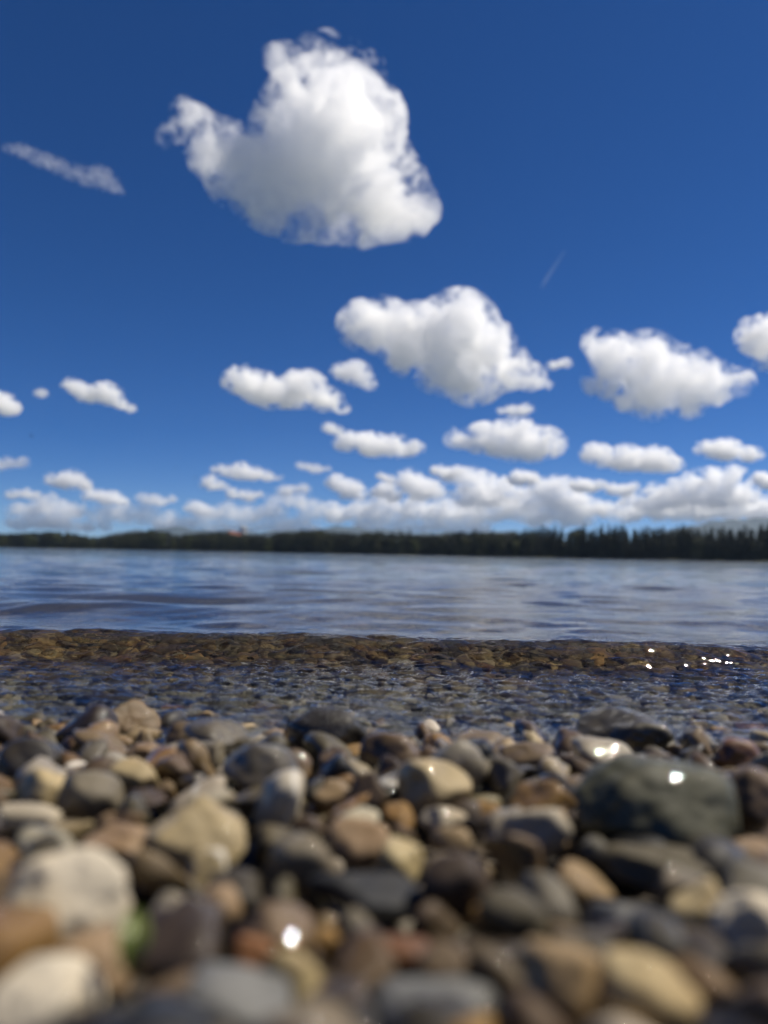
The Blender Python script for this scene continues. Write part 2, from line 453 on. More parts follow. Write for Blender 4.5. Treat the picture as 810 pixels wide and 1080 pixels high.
# the countless small stones underneath, on the beach and on the lake bed
def make_gravel(n_try=44000):
    base = []
    for k in range(14):
        rs = np.random.default_rng(70 + k)
        a = 1.0; b = rs.uniform(.65, .95); c = rs.uniform(.42, .7)
        base.append(pebble_verts(ICO[2][0], (a, b, c), 300 + k * 11, rs.uniform(.15, .45), .12))
    fbase = ICO[2][1]
    base_lo, fbase_lo, nv = [], ICO[1][1], 0
    for k in range(14):
        q = np.random.default_rng(170 + k)
        base_lo.append(pebble_verts(ICO[1][0], (1.0, q.uniform(.65, .95), q.uniform(.42, .7)), 700 + k * 11, .2, .12))
    rs = np.random.default_rng(5)
    V, Fc, Cc = [], [], []
    cell = {}
    hero = [(a, b, rx, ry) for (a, b, rx, ry, k) in placed if k is not None]
    cnt = 0
    for it in range(n_try):
        y = rs.uniform(-.08, 1.25); hw = .42 + .66 * abs(y)
        if rs.random() > hw / 1.25: continue
        x = rs.uniform(-hw, hw)
        r = rs.uniform(.0045, .0095) if rs.random() < .75 else rs.uniform(.009, .0145)
        if it > n_try * .55: r = rs.uniform(.003, .006)
        if y > .6: r *= 1.3
        ci, cj = int(math.floor(x / .015)), int(math.floor(y / .015))
        ok = True
        for i in (-2, -1, 0, 1, 2):
            for j in (-2, -1, 0, 1, 2):
                for (a, b, q) in cell.get((ci + i, cj + j), ()):
                    if (a - x) ** 2 + (b - y) ** 2 < ((q + r) * .66) ** 2: ok = False; break
                if not ok: break
            if not ok: break
        if not ok: continue
        if any(((x - a) / rx) ** 2 + ((y - b) / ry) ** 2 < .5 for (a, b, rx, ry) in hero): continue
        cell.setdefault((ci, cj), []).append((x, y, r))
        lo = abs(x) > .1 + .6 * abs(y)
        v = (base_lo if lo else base)[rs.integers(14)] * r
        e = Euler((rs.normal(0, .3), rs.normal(0, .3), rs.uniform(0, 6.28))).to_matrix()
        v = v @ np.array(e).T
        inview = .1 < y < .5
        z = float(ground_z(y)) - (.018 - .015 * float(smooth(-.25, .15, noise3(np.array([[x * 22, y * 22, 3.]]), 40)[0])) if inview and y < SHORE else .005) + r * .35
        if y > SHORE: z = min(z, -.0015 - r * .35 - .02 * (y - SHORE))
        V.append(v + np.array([x, y, z])); Fc.append((fbase_lo if lo else fbase) + nv); nv += len(v); cnt += 1
        col = vary(C[random.choice(MIXCOL)], .3)
        if y > SHORE - .03: w_ = float(smooth(.56, .68, y)); gr = rs.uniform(.3, 1.3); col = tuple(q * k * w_ * .95 + (1 - w_) * (q * .45 + g_ * gr) for q, k, g_ in zip(col, (.66, .58, .45), (.16, .155, .135)))  # shallow bed greyed in colour to stand in for the water's silvery reflection
        elif y > .1: col = tuple(q * .5 for q in col)  # shade of the gaps between larger stones, painted into the gravel colour
        Cc.append(np.tile(np.array([*col, rs.uniform(.5, 1.0) * (y < SHORE + .03)]), (len(v), 1)))
    me = mesh_np('gravel', np.concatenate(V), np.concatenate(Fc))
    at = me.attributes.new('stone', 'FLOAT_COLOR', 'POINT')
    at.data.foreach_set('color', np.concatenate(Cc).astype(np.float32).ravel())
    o = link('gravel', me, GRAVEL)
    tag(o, 'small mixed wet gravel filling the gaps and the lake bed', 'gravel', kind='stuff')
    print('gravel stones', cnt)
make_gravel()

# a small green leaf caught between stones
def make_leaf(px, py):
    P, t = on_ground(px, py, .012)
    nu, nv = 15, 7
    v = []
    for i in range(nu):
        s = i / (nu - 1)
        w = .0024 * math.sin(PI * min(1, s * .96 + .02)) ** .8
        for j in range(nv):
            q = j / (nv - 1) * 2 - 1
            v.append((q * w, (s - .5) * .010, .0014 * abs(q) + .003 * math.sin(s * PI) + .0002 * math.cos(j * PI)))
    f = [[i * nv + j, i * nv + j + 1, (i + 1) * nv + j + 1, (i + 1) * nv + j] for i in range(nu - 1) for j in range(nv - 1)]
    t_ = NT('green_leaf')
    p = t_.n('BsdfPrincipled', Roughness=.4)
    n = t_.n('TexNoise', Scale=400.0); t_.l(t_.mix(n.outputs['Fac'], (.06, .085, .012), (.12, .14, .02)), p.inputs['Base Color'])
    t_.l(p.outputs[0], t_.out.inputs[0])
    me = mesh_np('leaf', np.array(v), np.array(f))
    o = link('leaf', me, t_.m)
    sm = o.modifiers.new('thickness', 'SOLIDIFY'); sm.thickness = .0003
    o.location = (P.x, P.y, P.z + .014)
    o.rotation_euler = (math.radians(52), math.radians(8), math.radians(16))
    tag(o, 'small green leaf caught in the dark gap beside the very large white stone', 'leaf')
make_leaf(138, 1006)

# ------------------------------------------------------------------ lake
def make_lake():
    ys = [.33]
    while ys[-1] < 1.02: ys.append(ys[-1] + .0022)
    while ys[-1] < 900: ys.append(ys[-1] * 1.0125)
    ys = np.array(ys)
    nc = 1250
    us = np.linspace(-1, 1, nc)
    Y, Uu = np.meshgrid(ys, us, indexing='ij')
    XX = Uu * (.38 + .85 * Y)
    x, y = XX.ravel(), Y.ravel()
    dxl = 2 * (.38 + .85 * y) / nc
    dyl = np.interp(y, ys[:-1], np.diff(ys))
    z = np.zeros_like(x)
    rs = np.random.default_rng(21)
    # open-water ripples coming in towards the beach
    for k in range(64):
        lam = .035 * (1.075 ** k) if k < 40 else rs.uniform(.05, .5)
        th = rs.normal(0, .55)
        kx, ky = math.sin(th) * 2 * PI / lam, math.cos(th) * 2 * PI / lam
        amp = .0125 * lam / (2 * PI) * (1.35 if lam < .2 else 1.1)
        fade = smooth(2.2, 5.0, lam / np.maximum(dyl, dxl))
        near = .35 + .65 * smooth(.62, 1.1, y)
        ph = rs.uniform(0, 6.28)
        z += amp * fade * near * np.sin(kx * x + ky * y + ph)
    P = np.stack([x, y, 0 * x], 1)
    # swells seen as dark bands further out
    def swell(yc, hgt, wid, x0, x1, tilt=0):
        c = yc + tilt * x + .05 * yc * noise3(np.stack([x * 1.2 / yc, 0 * x + yc, 0 * x], 1), 9)
        t = (y - c) / wid
        e = smooth(x0 - .25 * yc, x0 + .1 * yc, x) * (1 - smooth(x1 - .1 * yc, x1 + .25 * yc, x))
        return hgt * e * np.where(t < 0, np.exp(-t * t * 5), np.exp(-t * t * .8))
    z += swell(1.62, .010, .16, -2.0, .10)
    z += swell(3.6, .011, .5, -1.5, -.55)
    z += swell(2.9, .010, .35, -3.0, -1.1)
    z += swell(2.3, .004, .25, .1, .9)
    z += swell(1.22, .004, .10, -.2, .7)
    # chop over the shallows in front of the wave
    sh = (1 - smooth(.66, .78, y)) * smooth(.36, .5, y)
    n1 = noise3(np.stack([x * 22, y * 60, 0 * x], 1), 1)
    n2 = noise3(np.stack([x * 46 + 3, y * 130, 0 * x], 1), 2)
    n3 = noise3(np.stack([x * 95 + 3, y * 250, 0 * x], 1), 4)
    n4 = noise3(np.stack([x * 12, y * 26, 0 * x], 1), 6)
    n6 = noise3(np.stack([x * 190, y * 480, 0 * x], 1), 12)
    chop = .0007 * (1 - np.abs(n1) * 2) + .0010 * (1 - 2 * np.abs(n2)) + .0011 * n3 + .0006 * n6 + .0007 * n4
    z += sh * chop
    # the little wave
    w1 = noise3(np.stack([x * 5, 0 * x, 0 * x], 1), 5)
    w2 = noise3(np.stack([x * 22, y * 6, 0 * x], 1), 7)
    yc = .715 + .014 * w1 + .007 * w2 + .05 * smooth(.2, .5, x)
    hh = .0212 * (1 + .08 * w1 + .07 * w2) * (1 - .30 * smooth(.22, .5, x))
    t = y - yc
    front = smooth(-.052, .002, t) ** .85
    back = np.exp(-(np.clip(t, 0, None) / .13) ** 1.6)
    z += hh * np.where(t < 0, front, back)
    # fine wrinkles on the wave face
    face = np.exp(-((t + .03) / .035) ** 2)
    z += face * (.0011 * n1 + .0006 * n2 + .0002 * n3)
    P[:, 2] = z
    nr = len(ys)
    a = (np.arange(nr - 1)[:, None] * nc + np.arange(nc - 1)[None]).ravel()
    f = np.stack([a, a + 1, a + nc + 1, a + nc], 1)
    tt = NT('lake_water')
    pos = tt.n('NewGeometry').outputs['Position']
    mp = tt.n('Mapping', Vector=pos); mp.inputs['Scale'].default_value = (.55, 1.0, 1.0)
    nz = tt.n('TexNoise', Vector=mp.outputs[0], Scale=6.0, Detail=6.0, Roughness=.6)
    nf = tt.n('TexNoise', Vector=mp.outputs[0], Scale=120.0, Detail=3.0, Roughness=.6)
    sx = tt.n('SeparateXYZ'); tt.l(pos, sx.inputs[0])
    mr = tt.n('MapRange'); tt.l(sx.outputs['Y'], mr.inputs[0]); mr.inputs[1].default_value = .7; mr.inputs[2].default_value = 8; mr.inputs[3].default_value = .12; mr.inputs[4].default_value = 1
    b = tt.n('Bump', Strength=.5, Distance=.03, Height=tt.math('MULTIPLY', nz.outputs['Fac'], mr.outputs[0]))
    b2 = tt.n('Bump', Strength=.35, Distance=.0015, Height=nf.outputs['Fac']); tt.l(b.outputs[0], b2.inputs['Normal'])
    fr = tt.n('Fresnel', IOR=1.333, Normal=b2.outputs[0])
    gl = tt.n('BsdfGlossy', Roughness=.03, Normal=b2.outputs[0])
    gl.inputs['Color'].default_value = (1, 1, 1, 1)
    rf = tt.n('BsdfRefraction', Roughness=.0, IOR=1.333, Normal=b2.outputs[0]); rf.inputs['Color'].default_value = (.93, .95, .9, 1)
    tr = tt.n('BsdfTransparent'); tr.inputs['Color'].default_value = (.93, .95, .9, 1)
    ms = tt.n('MixShader', Fac=.35); tt.l(rf.outputs[0], ms.inputs[1]); tt.l(tr.outputs[0], ms.inputs[2])
    m2 = tt.n('MixShader', Fac=fr.outputs[0]); tt.l(ms.outputs[0], m2.inputs[1]); tt.l(gl.outputs[0], m2.inputs[2])
    tt.l(m2.outputs[0], tt.out.inputs[0])
    o = link('lake_water', mesh_np('lake_water', P, f), tt.m)
    tag(o, kind='structure')
make_lake()

# ------------------------------------------------------------------ far shore
def shore_D(px):
    return np.interp(px, [-900, 0, 405, 810, 1700], [720, 560, 400, 300, 250])
def shore_pt(px, back=0.0):
    D = float(shore_D(px)) + back
    return np.array([(px - 405) / FP * D, D])

def make_bank():
    pxs = np.linspace(-900, 1700, 130)
    backs = [-6, 0, 3, 10, 40, 120, 600, 6000]
    zs = [-.6, .02, .35, .6, .9, 1.2, 3, 20]
    v = []
    for i, p in enumerate(pxs):
        for b, z in zip(backs, zs):
            q = shore_pt(p, b + (2 * math.sin(i * 1.7) if 0 <= b < 5 else 0))
            v.append((q[0], q[1], z))
    n = len(backs)
    f = [[i * n + j, (i + 1) * n + j, (i + 1) * n + j + 1, i * n + j + 1] for i in range(len(pxs) - 1) for j in range(n - 1)]
    o = link('far_terrain', mesh_np('far_terrain', np.array(v), np.array(f)), plain('bank_grass', (.03, .036, .014), .9, (.12, .5, 1.5)))
    tag(o, kind='structure')
make_bank()

def make_hills():
    for name, D, prof in (('hills', 5200, [(560, 0), (640, 6), (690, 23), (716, 35), (740, 39), (765, 43), (785, 46), (820, 47), (900, 42), (1000, 30), (1200, 0)]),
                    ('hills', 6200, [(60, 0), (140, 21), (185, 25), (240, 22), (300, 23), (350, 28), (375, 29), (410, 26), (470, 24), (540, 27), (620, 15), (700, 0)])):
        xs = np.linspace(prof[0][0], prof[-1][0], 120)
        hp = np.interp(xs, [p[0] for p in prof], [p[1] for p in prof])
        hp = np.maximum(0, hp + (1.1 * np.sin(xs * .11) + .8 * np.sin(xs * .27)) * np.minimum(1, hp / 8))
        v = []
        rows = [(-900, 0), (-600, .3), (-250, .75), (0, 1), (300, .8), (700, .25), (900, -.05)]
        for x_, h_ in zip(xs, hp):
            for b, q in rows:
                v.append(((x_ - 405) / FP * D, D + b, h_ * q / FP * D - 2))
        n = len(rows)
        f = [[i * n + j, (i + 1) * n + j, (i + 1) * n + j + 1, i * n + j + 1] for i in range(len(xs) - 1) for j in range(n - 1)]
        o = link(name, mesh_np(name, np.array(v), np.array(f)), plain('hill_forest', (.016, .028, .028), .9, (.01, .6, 1.4)))
        tag(o, kind='structure')
make_hills()

# trees
FOL = {}
for nm, c in (('spruce', (.011, .017, .008)), ('broadleaf', (.028, .036, .012)), ('young', (.055, .07, .02))):
    t = NT('foliage_' + nm)
    oi = t.n('ObjectInfo')
    n = t.n('TexNoise', Vector=t.n('NewGeometry').outputs['Position'], Scale=.5, Detail=3.0)
    cc = t.mix(n.outputs['Fac'], tuple(x * .6 for x in c), tuple(x * 1.4 for x in c))
    cc = t.mix(oi.outputs['Random'], cc, t.mix(1.0, cc, (1.35, 1.15, .8), 'MULTIPLY'))
    p = t.n('BsdfPrincipled', Base__Color=cc, Roughness=.8)
    tr = t.n('BsdfTranslucent'); t.l(cc, tr.inputs[0])
    ms = t.n('MixShader', Fac=.2); t.l(p.outputs[0], ms.inputs[1]); t.l(tr.outputs[0], ms.inputs[2])
    t.l(ms.outputs[0], t.out.inputs[0]); FOL[nm] = t.m
BARK = plain('tree_bark', (.07, .05, .035), .9, (3.0, .6, 1.4))

def leaf_quads(cen, size, rs):
    n = len(cen)
    a = rs.normal(size=(n, 3)); a /= np.linalg.norm(a, axis=1)[:, None]
    b = np.cross(a, rs.normal(size=(n, 3))); b /= np.linalg.norm(b, axis=1)[:, None]
    s = size[:, None]
    v = np.stack([cen - a * s, cen + b * s * .6, cen + a * s, cen - b * s * .6], 1).reshape(-1, 3)
    return v, np.arange(n * 4).reshape(-1, 4)

def spruce(seed):
    rs = np.random.default_rng(seed)
    cen, size = [], []
    for k in range(26):
        q = k / 25
        zc = .05 + .93 * q
        rad = (.19 * (1 - q) ** .85 + .012) * rs.uniform(.75, 1.2)
        nb = max(4, int(15 * (1 - q)) + 3)
        for j in range(nb):
            th = rs.uniform(0, 6.28)
            for s in np.linspace(.25, 1, 4):
                cen.append((math.cos(th) * rad * s, math.sin(th) * rad * s, zc - .07 * s * (1 - q) + rs.normal(0, .006)))
                size.append(.030 * (1.15 - .5 * q) * rs.uniform(.7, 1.3))
    cen.append((0, 0, .985)); size.append(.02)
    return leaf_quads(np.array(cen), np.array(size), rs)

def broad(seed):
    rs = np.random.default_rng(seed)
    cen, size = [], []
    lobes = [(rs.normal(0, .13), rs.normal(0, .13), rs.uniform(.35, .85), rs.uniform(.13, .22)) for _ in range(11)] + [(0, 0, .82, .16), (0, 0, .5, .25)] + [(rs.normal(0, .17), rs.normal(0, .12), rs.uniform(.06, .3), rs.uniform(.13, .2)) for _ in range(7)]
    for (a, b, c, r) in lobes:
        d = rs.normal(size=(90, 3)); d /= np.linalg.norm(d, axis=1)[:, None]
        rr_ = r * rs.uniform(.55, 1.05, 90)
        p = d * rr_[:, None] + np.array([a, b, c]); p = p[p[:, 2] > -.03]
        cen.append(p); size.append(rs.uniform(.02, .04, len(p)))
    return leaf_quads(np.concatenate(cen), np.concatenate(size), rs)

def trunk_mesh(top, r0, seed):
    rs = np.random.default_rng(seed)
    n, rings = 8, 7
    v = []
    limbs = [((0, 0, 0), (rs.normal(0, .01), rs.normal(0, .01), top), r0)]
    for k in range(5):
        z = top * (.35 + .11 * k); th = k * 2.4
        limbs.append(((0, 0, z), (math.cos(th) * .1, math.sin(th) * .1, z + .08), r0 * .4))
    V, Fq = [], []
    for (a, b, r) in limbs:
        a, b = np.array(a), np.array(b); base = len(V)
        ax = (b - a) / np.linalg.norm(b - a)
        u = np.cross(ax, (.3, .9, .1)); u /= np.linalg.norm(u); w = np.cross(ax, u)
        for i in range(rings):
            q = i / (rings - 1)
            for j in range(n):
                th = 2 * PI * j / n
                V.append(a + (b - a) * q + (u * math.cos(th) + w * math.sin(th)) * r * (1 - .85 * q))
        for i in range(rings - 1):
            for j in range(n):
                Fq.append([base + i * n + j, base + i * n + (j + 1) % n, base + (i + 1) * n + (j + 1) % n, base + (i + 1) * n + j])
    return mesh_np('trunk', np.array(V), np.array(Fq))

TREE = {}
for nm, fn, mat, tp, r0 in (('spruce', spruce, 'spruce', .95, .014), ('broadleaf', broad, 'broadleaf', .8, .022), ('young', broad, 'young', .75, .018)):
    TREE[nm] = []
    for k in range(6):
        v, f = fn(40 + k + 10 * len(TREE))
        cm = mesh_np('crown', v, f, False); cm.materials.append(FOL[mat])
        tm = trunk_mesh(tp, r0, k); tm.materials.append(BARK)
        TREE[nm].append((cm, tm, v, f))

TOPS = [(-200, 563), (0, 562), (40, 561), (60, 559), (100, 565), (130, 561), (160, 558), (190, 563), (225, 560), (245, 560), (262, 563), (280, 563), (310, 559), (325, 556), (345, 560),
        (370, 562), (400, 558), (430, 560), (470, 563), (490, 558), (515, 561), (550, 560), (570, 553), (590, 557), (610, 556), (650, 554), (700, 556), (740, 554), (780, 555), (810, 551), (1000, 548)]
def tree_h(px, D):
    top = np.interp(px, [t[0] for t in TOPS], [t[1] for t in TOPS])
    return (hor(px) - top) / FP * D
AREAS = [(-300, 70, 'at the far left end of the wood'), (70, 150, 'in the low stretch of far shore before the first rise'), (150, 240, 'on the first wooded rise from the left'),
         (240, 310, 'below the white house'), (310, 400, 'just right of the white house rise'), (400, 480, 'in the low middle of the far wood'),
         (480, 560, 'right of the middle dip in the wood'), (560, 640, 'among the tallest spires of the wood'), (640, 730, 'in the dark wood right of the spires'), (730, 1200, 'under the blue hill at the wood end')]
KINDW = dict(spruce='dark pointed spruce standing ', broadleaf='rounded dark broadleaf tree standing ', young='paler green bushy tree standing ')
px = -60.0
while px < 880:
    q = px / 810
    kind = 'spruce' if random.random() < np.interp(px, [0, 300, 540, 580], [.12, .25, .45, .93]) else ('young' if random.random() < np.interp(px, [0, 90, 400], [.75, .35, .1]) else 'broadleaf')
    back = random.uniform(3, 11)
    p = shore_pt(px, back); D = p[1]
    hgt = tree_h(px, D) * random.uniform(.74, 1.1) * (1.06 if kind == 'spruce' else .95)
    cm, tm, v, f = random.choice(TREE[kind])
    root = link({'spruce': 'spruce_tree', 'broadleaf': 'broadleaf_tree', 'young': 'young_tree'}[kind], None, loc=(p[0], p[1], .4))
    s = hgt - .8
    wf = random.uniform(.85, 1.15) * (1.15 if kind == 'spruce' else 1.0)
    root.scale = (s * wf, s * wf, s); root.rotation_euler.z = random.uniform(0, 6.28)
    area = next(a[2] for a in AREAS if a[0] <= px < a[1])
    tag(root, KINDW[kind] + area, 'tree', 'trees along the far shore')
    link('trunk', tm, parent=root); link('crown', cm, parent=root)
    px += random.uniform(.6, 1.25) * (7.2 if kind == 'spruce' else 10.5)

# the wood behind the front trees: reads as one dark mass
def make_wood():
    V, Fq, n = [], [], 0
    rs = np.random.default_rng(3)
    for row in range(5):
        px = -700.0
        while px < 1500:
            back = (14 + row * 9 if row < 4 else 5) + rs.uniform(-3, 3)
            p = shore_pt(px, back); D = p[1]
            spr = rs.random() < np.interp(px, [0, 300, 540, 580], [.12, .25, .5, .95])
            _, _, v, f = TREE['spruce' if spr else 'broadleaf'][rs.integers(6)]
            h = tree_h(px, D) * rs.uniform(.86, 1.03) - .8
            if row == 4: h *= .3; spr = False
            th = rs.uniform(0, 6.28); c, s = math.cos(th), math.sin(th)
            w = h * rs.uniform(.95, 1.3) * (2.2 if row == 4 else 1)
            q = np.stack([(v[:, 0] * c - v[:, 1] * s) * w, (v[:, 0] * s + v[:, 1] * c) * w, v[:, 2] * h], 1) + np.array([p[0], p[1], .5])
            V.append(q); Fq.append(f + n); n += len(v)
            px += rs.uniform(.7, 1.3) * 10
    o = link('far_wood', mesh_np('far_wood', np.concatenate(V), np.concatenate(Fq), False), FOL['spruce'])
    tag(o, 'dark mass of woodland behind the first trees of the far shore', 'wood', kind='stuff')
make_wood()

# white house with a red roof showing over the wood
def box(bm, x0, x1, y0, y1, z0, z1):
    r = bmesh.ops.create_cube(bm, size=1)
    bmesh.ops.scale(bm, vec=(x1 - x0, y1 - y0, z1 - z0), verts=r['verts'])
    bmesh.ops.translate(bm, vec=((x0 + x1) / 2, (y0 + y1) / 2, (z0 + z1) / 2), verts=r['verts'])
def bmobj(name, bm, mat, parent):
    me = bpy.data.meshes.new(name); bm.to_mesh(me); bm.free()
    return link(name, me, mat, parent)
def make_house():
    p = shore_pt(254, 60)
    D = p[1]
    base = (hor(254) - 566) / FP * D
    r = link('house', None, loc=(p[0], p[1], 2.0))
    b = base - 2.0
    white, red, glass = plain('white_render', (.8, .78, .74), .8), plain('red_roof_tiles', (.2, .075, .05), .8, (1.5, .8, 1.2)), plain('dark_window_glass', (.03, .035, .04), .1)
    bm = bmesh.new(); box(bm, .5, 4.0, -2.5, 2.5, 0, b + 6.9); bmobj('tower', bm, white, r)
    bm = bmesh.new()
    for k in range(2): box(bm, 1.0 + 1.4 * k, 1.7 + 1.4 * k, -2.54, -2.46, b + 3.4, b + 4.6)
    bmobj('tower_window', bm, glass, r)
    bm = bmesh.new(); box(bm, -9.5, .48, -3, 3, 0, b + .9); bmobj('wall', bm, white, r)
    bm = bmesh.new()
    for k in range(3): box(bm, -8.4 + 2.9 * k, -7.2 + 2.9 * k, -3.04, -2.97, b - 1.6, b - .2)
    bmobj('window', bm, glass, r)
    def gable(x0, x1, hw, z, hr):
        bm = bmesh.new()
        q = [bm.verts.new(c) for c in ((x0, -hw, z), (x0, hw, z), (x0, 0, z + hr), (x1, -hw, z), (x1, hw, z), (x1, 0, z + hr))]
        for ix in ((0, 2, 1), (3, 4, 5), (0, 3, 5, 2), (1, 2, 5, 4), (0, 1, 4, 3)): bm.faces.new([q[i] for i in ix])
        return bm
    bmobj('roof', gable(-10.2, .46, 3.8, b + .92, 2.6), red, r)
    bmobj('tower_roof', gable(.2, 4.3, 2.9, b + 6.92, .6), plain('pale_metal_roof', (.6, .6, .58), .6), r)
    r.rotation_euler.z = math.radians(36)
    tag(r, 'white house with a red roof showing above the far wood', 'house')
make_house()

# ------------------------------------------------------------------ clouds
def scatter_mat(name, density, g=.35, col=(1, 1, 1)):
    t = NT(name)
    v = t.n('VolumeScatter', Density=density, Anisotropy=g); v.inputs['Color'].default_value = (*col, 1)
    t.l(v.outputs[0], t.out.inputs['Volume'])
    return t.m

def surface_nets(vals, org, cell):
    """closed quad surface of vals > 0"""
    vals = vals.copy()
    for ax in range(3):
        sl = [slice(None)] * 3
        for e in (0, -1):
            sl[ax] = e; vals[tuple(sl)] = np.minimum(vals[tuple(sl)], -.2)
    ins = vals > 0
    nx, ny, nz = vals.shape
    cnt = np.zeros((nx - 1, ny - 1, nz - 1), np.int8)
    for a in (0, 1):
        for b in (0, 1):
            for c in (0, 1): cnt += ins[a:nx - 1 + a, b:ny - 1 + b, c:nz - 1 + c]
    mixed = np.argwhere((cnt > 0) & (cnt < 8))
    idx = -np.ones(cnt.shape, np.int64); idx[tuple(mixed.T)] = np.arange(len(mixed))
    acc = np.zeros((len(mixed), 3)); num = np.zeros(len(mixed))
    corners = [(a, b, c) for a in (0, 1) for b in (0, 1) for c in (0, 1)]
    for p in corners:
        for ax in range(3):
            if p[ax]: continue
            q = list(p); q[ax] = 1
            va = vals[tuple((mixed + p).T)]; vb = vals[tuple((mixed + q).T)]
            cr = (va > 0) != (vb > 0)
            t = np.where(cr, va / np.where(cr, va - vb, 1), 0)
            pt = np.tile(np.array(p, float), (len(mixed), 1)); pt[:, ax] += t
            acc[cr] += pt[cr]; num += cr
    V = (mixed + acc / num[:, None]) * cell + org
    Q = []
    for ax in range(3):
        b, c = [(1, 2), (2, 0), (0, 1)][ax]
        n = [nx, ny, nz]
        lo = [slice(0, None)] * 3; hi = [slice(0, None)] * 3
        lo[ax] = slice(0, n[ax] - 1); hi[ax] = slice(1, n[ax])
        A, B = ins[tuple(lo)], ins[tuple(hi)]
        e = np.argwhere(A != B)
        e = e[(e[:, b] > 0) & (e[:, c] > 0) & (e[:, b] < n[b] - 1) & (e[:, c] < n[c] - 1)]
        flip = A[tuple(e.T)]
        qs = []
        for (ob, oc) in ((-1, -1), (0, -1), (0, 0), (-1, 0)):
            k = e.copy(); k[:, b] += ob; k[:, c] += oc
            qs.append(idx[tuple(k.T)])
        qs = np.stack(qs, 1)
        qs = np.where(flip[:, None], qs, qs[:, ::-1])
        Q.append(qs)
    return V, np.concatenate(Q)

BASE = 900.0
FAR_BACK = {'small puff tucked under the left tip of the broad cloud': 7500}
def make_cloud(puffs, label, seed, D=None, group='clouds in the sky', density=1.0, rag=1.0):
    rs = np.random.default_rng(seed)
    small = max(p[2] for p in puffs) < 24
    rag = rag * (rs.uniform(1.2, 2.1) if small else rs.uniform(1.2, 1.5))
    density = density * .75

    if small:
        ex = []
        for (a, b) in zip(puffs[:-1], puffs[1:]):
            gap = math.hypot(a[0] - b[0], a[1] - b[1])
            k = max(1, int(gap / (.55 * (a[2] + b[2]))))
            for i in range(1, k + 1):
                q = i / (k + 1)
                ex.append((a[0] + (b[0] - a[0]) * q + rs.normal(0, 1.2), a[1] + (b[1] - a[1]) * q + rs.uniform(-.1, .35) * a[2], (a[2] * (1 - q) + b[2] * q) * rs.uniform(.62, .95)))
        puffs = [(x, y, r * rs.uniform(.8, 1.0)) for (x, y, r) in puffs] + ex
    mx = sum(p[0] for p in puffs) / len(puffs); lowest = max(p[1] + p[2] for p in puffs)
    D = FAR_BACK.get(label, D)
    if D is None:
        D = min(BASE / max((hor(mx) - lowest) / FP, .03), 15000)
    m_ = D / FP
    my = sum(p[1] for p in puffs) / len(puffs)
    cen = np.array(ray(mx, my)) * D + np.array([0, 0, H])
    base_r = np.array([p[2] for p in puffs]); big = base_r.max()
    # work in photo-pixel-sized units: X right, Y away, Z up
    pc = np.array([((x - mx), rs.normal(0, .35) * r, (my - y)) for (x, y, r) in puffs])
    pr = base_r * 1.02
    pad = big * .9
    cell = max(.85, big / 26) if big > 16 else max(.6, big / 14)
    lo = (pc - pr[:, None]).min(0) - pad; hi = (pc + pr[:, None]).max(0) + pad
    n = np.ceil((hi - lo) / cell).astype(int) + 1
    g = np.stack(np.meshgrid(*[lo[k] + cell * np.arange(n[k]) for k in range(3)], indexing='ij'), -1).reshape(-1, 3)
    def field(q):
        f = np.zeros(len(q))
        for c, r in zip(pc, pr):
            d = q - c
            if small: d[:, 0] = d[:, 0] * .84
            d[:, 2] = np.where(d[:, 2] < 0, d[:, 2] * (1.45 if small else 1.12), d[:, 2])
            f += np.clip(1 - (d * d).sum(1) / (1.75 * r) ** 2, 0, None) ** 5
        return f ** .4
    fr = .75 / big
    active = field(g) > .02
    f = np.full(len(g), -1.0); f2 = np.full(len(g), -1.0)
    ga = g[active]
    s0 = seed * 3.7
    warp = np.stack([noise3(ga * fr * 1.6 + s0 + 9 * k, k) for k in range(3)], 1) * big * .55
    warp += np.stack([noise3(ga * fr * 4.5 + s0 + 7 * k, 5 + k) for k in range(3)], 1) * big * .24
    warp += np.stack([noise3(ga * fr * 11 + s0 + 5 * k, 25 + k) for k in range(3)], 1) * big * .08
    F = field(ga + warp)
    q = ga * fr + s0
    bil = .5 - np.abs(noise3(q * 1.6, 11)) + .5 * (.4 - np.abs(noise3(q * 3.6, 12))) + .28 * (.4 - np.abs(noise3(q * 8, 13)))
    wis = noise3((ga + warp * .8) * fr * np.array([3.0, 3.0, 4.2]) + s0, 14) + .6 * noise3((ga + warp) * fr * 7.5 + s0, 15) + .35 * noise3((ga + warp) * fr * 16 + s0, 16)
    f[active] = F - .50 + .34 * bil + .34 * rag * wis
    f2[active] = F - .26 + .12 * bil + .62 * rag * wis
    def build(name, ff):
        V, Q = surface_nets(ff.reshape(n), lo, cell)
        return mesh_np(name, V * m_, Q)
    o = link('cloud', build('cloud', f), scatter_mat('cloud_vapour', density * 1.8 / (big * m_)))
    o.location = cen
    tag(o, label, 'cloud', group)
    link('fringe', build('cloud_fringe', f2), scatter_mat('cloud_fringe_vapour', density * .9 / (big * m_)), parent=o)
    return o

